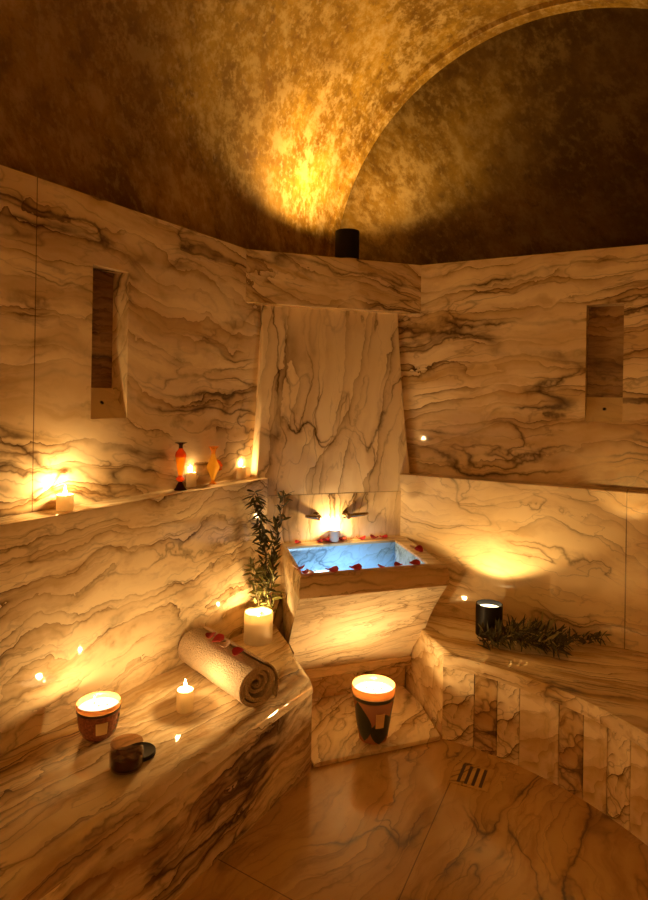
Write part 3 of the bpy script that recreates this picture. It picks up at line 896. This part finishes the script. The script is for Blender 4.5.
back = [(.925, 3.050, .016, 'red rose petal on the basin back rim, nearest the plant corner'),
        (1.035, 3.045, .015, 'thin red rose petal on the basin back rim, second left of the cup'),
        (1.083, 3.055, .024, 'large red rose petal on the basin back rim touching the left of the cup candle'),
        (1.165, 3.058, .018, 'red rose petal on the basin back rim just right of the cup candle'),
        (1.268, 3.050, .022, 'red rose petal on the basin back rim below the right tap lever'),
        (1.345, 3.052, .020, 'red rose petal on the basin back rim, second from its right end'),
        (1.392, 3.050, .019, 'red rose petal at the far right end of the basin back rim')]
for i, (s, n, sz, lab) in enumerate(back):
    p = f2w(AC, (s, n, .761)); petal(p, sz * 1.15, lab, random.uniform(0, 6), group=gB, cup=.7)
fr_ = [(.790, 2.585, .026, 'large red rose petal on the left front corner of the basin rim'),
       (.790, 2.518, .018, 'small red rose petal at the left end of the basin front rim'),
       (.822, 2.512, .022, 'small red petal on the basin front rim, third from its left end'),
       (.908, 2.510, .028, 'wide dark red rose petal on the basin front rim, fourth from the left'),
       (1.017, 2.515, .028, 'dark red rose petal in the middle of the basin front rim'),
       (1.144, 2.508, .019, 'small flat red petal on the basin front rim, right of the middle one'),
       (1.223, 2.515, .021, 'red rose petal on the basin front rim, second from the right end'),
       (1.300, 2.514, .026, 'large red rose petal at the right end of the basin front rim')]
for i, (s, n, sz, lab) in enumerate(fr_):
    z = .7645
    p = f2w(AC, (s, n, z)); petal(p, sz, lab, random.uniform(0, 6), group=gF, cup=.62, tilt=(R(3), 0))
p = f2w(AC, (1.437, 2.740, .762)); petal(p, .024, 'large red rose petal standing on the right rim of the basin', 1.0, cup=.9, tilt=(R(18), 0))
p = f2w(AC, (1.440, 2.80, .762)); petal(p, .014, 'small pale pink petal on the right rim of the basin behind the red one', 2.0, 'petal_pale', cup=.8)
def on_towel(f, side, sz, lab, mat='petal', rot=0):
    B, ang, Ln, r = TW
    th = R(90) - side
    x = Ln * f; y = -(r + .0145) * math.cos(th) * 1.0; z = (r + .0145) * math.sin(th) * .95 + r * .97 + HB
    c, s = math.cos(ang), math.sin(ang)
    o = petal((B.x + x * c - y * s, B.y + x * s + y * c, z + .001), sz, lab, 0, mat, 'petals on the rolled towel', cup=.45)
    o.rotation_euler = (Matrix.Rotation(ang, 3, 'Z') @ Matrix.Rotation(side, 3, 'X') @ Matrix.Rotation(rot, 3, 'Z')).to_euler()
on_towel(.34, R(14), .022, 'red rose petal on the towel roll, furthest from its open spiral end', rot=.4)
on_towel(.47, R(15), .026, 'wide red rose petal on the towel roll, second from its far end', rot=2.0)
on_towel(.59, R(16), .020, 'pale pink petal with red edge on the towel roll', 'petal_pale', 1.0)
on_towel(.80, R(14), .025, 'large bright red rose petal on the towel roll nearest its open spiral end', rot=3.0)

# ------------------------------------------------------------------ olive branches
def leaf_geo(bm, p, d, up, L, W):
    d = d.normalized(); s = d.cross(up)
    if s.length < .05: s = d.cross(Vector((1, 0, 0)))
    s.normalize(); n = s.cross(d).normalized()
    prof = [(0, .08), (.2, .7), (.45, 1), (.72, .72), (1, .04)]
    t, b_ = [], []
    for f, w in prof:
        c = p + d * L * f - n * (L * .14 * f * f)
        row = [c - s * W * w * .5 + n * .0006, c + n * (-.0012 * w), c + s * W * w * .5 + n * .0006]
        t.append([bm.verts.new(q) for q in row]); b_.append([bm.verts.new(q - n * .0007) for q in row])
    for g_ in (t, b_):
        for a_, c_ in zip(g_, g_[1:]):
            for k in range(2): bm.faces.new((a_[k], a_[k + 1], c_[k + 1], c_[k]))
    for a_, c_, e_, h_ in zip(t, t[1:], b_, b_[1:]):
        for k in (0, 2): bm.faces.new((a_[k], c_[k], h_[k], e_[k]))

def branch(name, label, base, pts, leafsets, group, rng, zmin=None, jit=.004):
    base = Vector(base)
    t = thing(name, label, 'branch', base, 0, group)
    bm = bmesh.new()
    P_ = [Vector(p) for p in pts]
    # smooth the stem line
    fine = []
    for i in range(len(P_) - 1):
        p0, p1, p2, p3 = P_[max(i - 1, 0)], P_[i], P_[i + 1], P_[min(i + 2, len(P_) - 1)]
        for k in range(8):
            u = k / 8
            fine.append(.5 * ((2 * p1) + (p2 - p0) * u + (2 * p0 - 5 * p1 + 4 * p2 - p3) * u * u + (3 * p1 - p0 - 3 * p2 + p3) * u ** 3))
    fine.append(P_[-1])
    tube(bm, fine, [.0035 - .0025 * i / (len(fine) - 1) for i in range(len(fine))], 6)
    link('stem', bm, M['twig'], t, smooth=True)
    for nm, f0, f1, cnt, L, W, mat, spread, droop in leafsets:
        bm = bmesh.new()
        for k in range(cnt):
            f = f0 + (f1 - f0) * (k + rng.random() * .6) / cnt
            x = f * (len(fine) - 1); i = min(int(x), len(fine) - 2)
            p = fine[i].lerp(fine[i + 1], x - i)
            d = (fine[i + 1] - fine[i]).normalized()
            a_ = k * 2.4 + rng.random()
            u = d.cross(Vector((.3, .8, .5))).normalized(); w = d.cross(u)
            side = u * math.cos(a_) + w * math.sin(a_)
            sp = spread * rng.uniform(.35, 1.35)
            dd = (d * (1.0 - sp * .5) * rng.choice((1, 1, 1, .2)) + side * sp + Vector((rng.uniform(-.25, .25), rng.uniform(-.25, .25), -droop + rng.uniform(-.25, .25)))).normalized()
            p = p + Vector((rng.uniform(-1, 1), rng.uniform(-1, 1), rng.uniform(-.5, 1))) * jit
            l = L * rng.uniform(.7, 1.15)
            if zmin is not None:
                if (p + dd * l).z < zmin: dd.z = max(dd.z, (zmin - p.z) / l + .12)
            leaf_geo(bm, p, dd, Vector((rng.uniform(-.5, .5), rng.uniform(-1, .2), 1)), l, W * rng.uniform(.8, 1.15))
        link(nm, bm, M[mat], t, smooth=True)
    return t
rng = random.Random(5)
gU = 'upright olive branches in the corner'
branch('olive_branch', 'upright olive branch with bushy dark tip leaning to the left wall, behind the pillar candle', (-.262, 2.985, HB),
       [(0, 0, 0), (.004, .0, .18), (-.002, .01, .36), (-.028, .015, .52), (-.058, .0, .665)],
       [('leaves', .30, .66, 46, .055, .013, 'leafd', .6, .0), ('dark_leaves', .60, 1.0, 84, .058, .014, 'leafd', .85, .75), ('pale_leaves', .1, .40, 26, .058, .014, 'leafg', .8, .0)], gU, rng, None, .012)
branch('olive_branch', 'upright olive branch with sparse tip rising beside the basin corner', (-.246, 2.965, HB),
       [(0, 0, 0), (.010, .01, .20), (.016, .03, .38), (.040, .05, .52), (.062, .045, .665)],
       [('leaves', .30, .70, 52, .050, .012, 'leafd', .55, .0), ('dark_leaves', .68, 1.0, 30, .052, .013, 'leafd', .75, .1), ('pale_leaves', .12, .45, 34, .058, .014, 'leafg', .8, .0)], gU, rng, None, .010)
branch('olive_branch', 'short pale leaved olive sprig low in the corner behind the pillar candle', (-.278, 2.968, HB),
       [(0, 0, 0), (-.010, .005, .12), (-.030, .005, .24), (-.044, -.01, .33)],
       [('leaves', .25, 1.0, 60, .055, .014, 'leafg', .8, .1)], gU, rng, None, .014)
gR = 'olive branches lying on the right bench'
branch('olive_branch', 'long dark olive branch lying on the right bench, its thin tip towards the right', (.80, 2.885, HB),
       [(-.04, .03, .03), (.10, .01, .045), (.24, -.02, .035), (.38, .01, .03), (.50, .03, .03)],
       [('leaves', .0, .62, 110, .060, .0095, 'leafd', .95, -.25), ('tip_leaves', .58, 1.0, 70, .036, .010, 'leafd', .8, -.1)], gR, rng, .006, .022)
branch('olive_branch', 'bushy olive branch lying on the right bench in front of the black uplight', (.76, 2.875, HB),
       [(-.03, .02, .02), (.08, -.02, .045), (.19, -.05, .045), (.31, -.105, .035)],
       [('leaves', .0, 1.0, 150, .064, .0095, 'leafd', 1.0, -.25), ('pale_leaves', .1, .95, 44, .060, .0095, 'leafp', 1.1, -.4)], gR, rng, .006, .032)
branch('olive_branch', 'middle olive branch of the heap with upturned leaves lying on the right bench', (.86, 2.885, HB),
       [(-.07, .0, .03), (.03, -.01, .055), (.12, .0, .06), (.20, -.02, .05)],
       [('leaves', .0, 1.0, 110, .064, .0095, 'leafd', 1.0, -.5), ('pale_leaves', .2, 1.0, 34, .072, .0095, 'leafp', .9, -.8)], gR, rng, .006, .032)

# ------------------------------------------------------------------ floor drain
dc = Vector((.613, 2.515, 0)); da = math.atan2(.573, .266) - PI / 2
t = thing('floor_drain', 'square bronze floor drain with four slots near the right bench', 'drain', dc, da)
bm = bmesh.new(); 
for x0, x1, y0, y1 in ((-.075, -.064, -.08, .08), (.064, .075, -.08, .08), (-.064, .064, -.08, -.066), (-.064, .064, .066, .08)): box(bm, x0, x1, y0, y1, .0, .003)
link('frame', bm, M['floor'], t)
bm = bmesh.new(); box(bm, -.064, .064, -.066, .066, 0, .0006); link('sump', bm, M['sump'], t)
for k in range(5):
    x = -.064 + k * .0285
    bm = bmesh.new(); box(bm, x, x + .0155, -.066, .066, .0, .003); link('grate_bar', bm, M['floor'], t)

# ------------------------------------------------------------------ blue lamp inside the basin
lf = f2w(AC, (1.06, 2.575, .715))
l = bpy.data.lights.new('basin_lamp', 'AREA'); l.shape = 'RECTANGLE'; l.size = .34; l.size_y = .02; l.energy = .42; l.color = (.50, .76, 1); l.spread = R(72)
o = bpy.data.objects.new('basin_lamp', l); C.objects.link(o); o.location = lf
d = f2w(AC, (1.12, 2.95, .59)) - lf
o.rotation_euler = d.to_track_quat('-Z', 'Y').to_euler()

# ------------------------------------------------------------------ camera and render look
cam = bpy.data.cameras.new('camera'); co = bpy.data.objects.new('camera', cam); C.objects.link(co)
cam.sensor_fit = 'AUTO'; cam.sensor_width = 36; cam.lens = 632 / 900 * 36
cam.shift_y = -(450 - 397) / 900
cam.clip_start = .02
co.location = (0, 0, 1.5)
co.rotation_euler = (Matrix.Rotation(R(90), 3, 'X') @ Matrix.Rotation(R(.9), 3, 'Z')).to_euler()
scene.camera = co
w = bpy.data.worlds.new('world'); scene.world = w; w.use_nodes = True
w.node_tree.nodes['Background'].inputs[0].default_value = (.02, .01, .003, 1)
w.node_tree.nodes['Background'].inputs[1].default_value = .05
vs = scene.view_settings
vs.view_transform = 'Standard'; vs.look = 'None'; vs.gamma = 1; vs.use_curve_mapping = False; vs.exposure = 0.86
scene.cycles.use_denoising = True
scene.cycles.max_bounces = 14; scene.cycles.diffuse_bounces = 10; scene.cycles.glossy_bounces = 4; scene.cycles.transparent_max_bounces = 16
scene.cycles.sample_clamp_indirect = 4
scene.cycles.caustics_reflective = False; scene.cycles.caustics_refractive = False
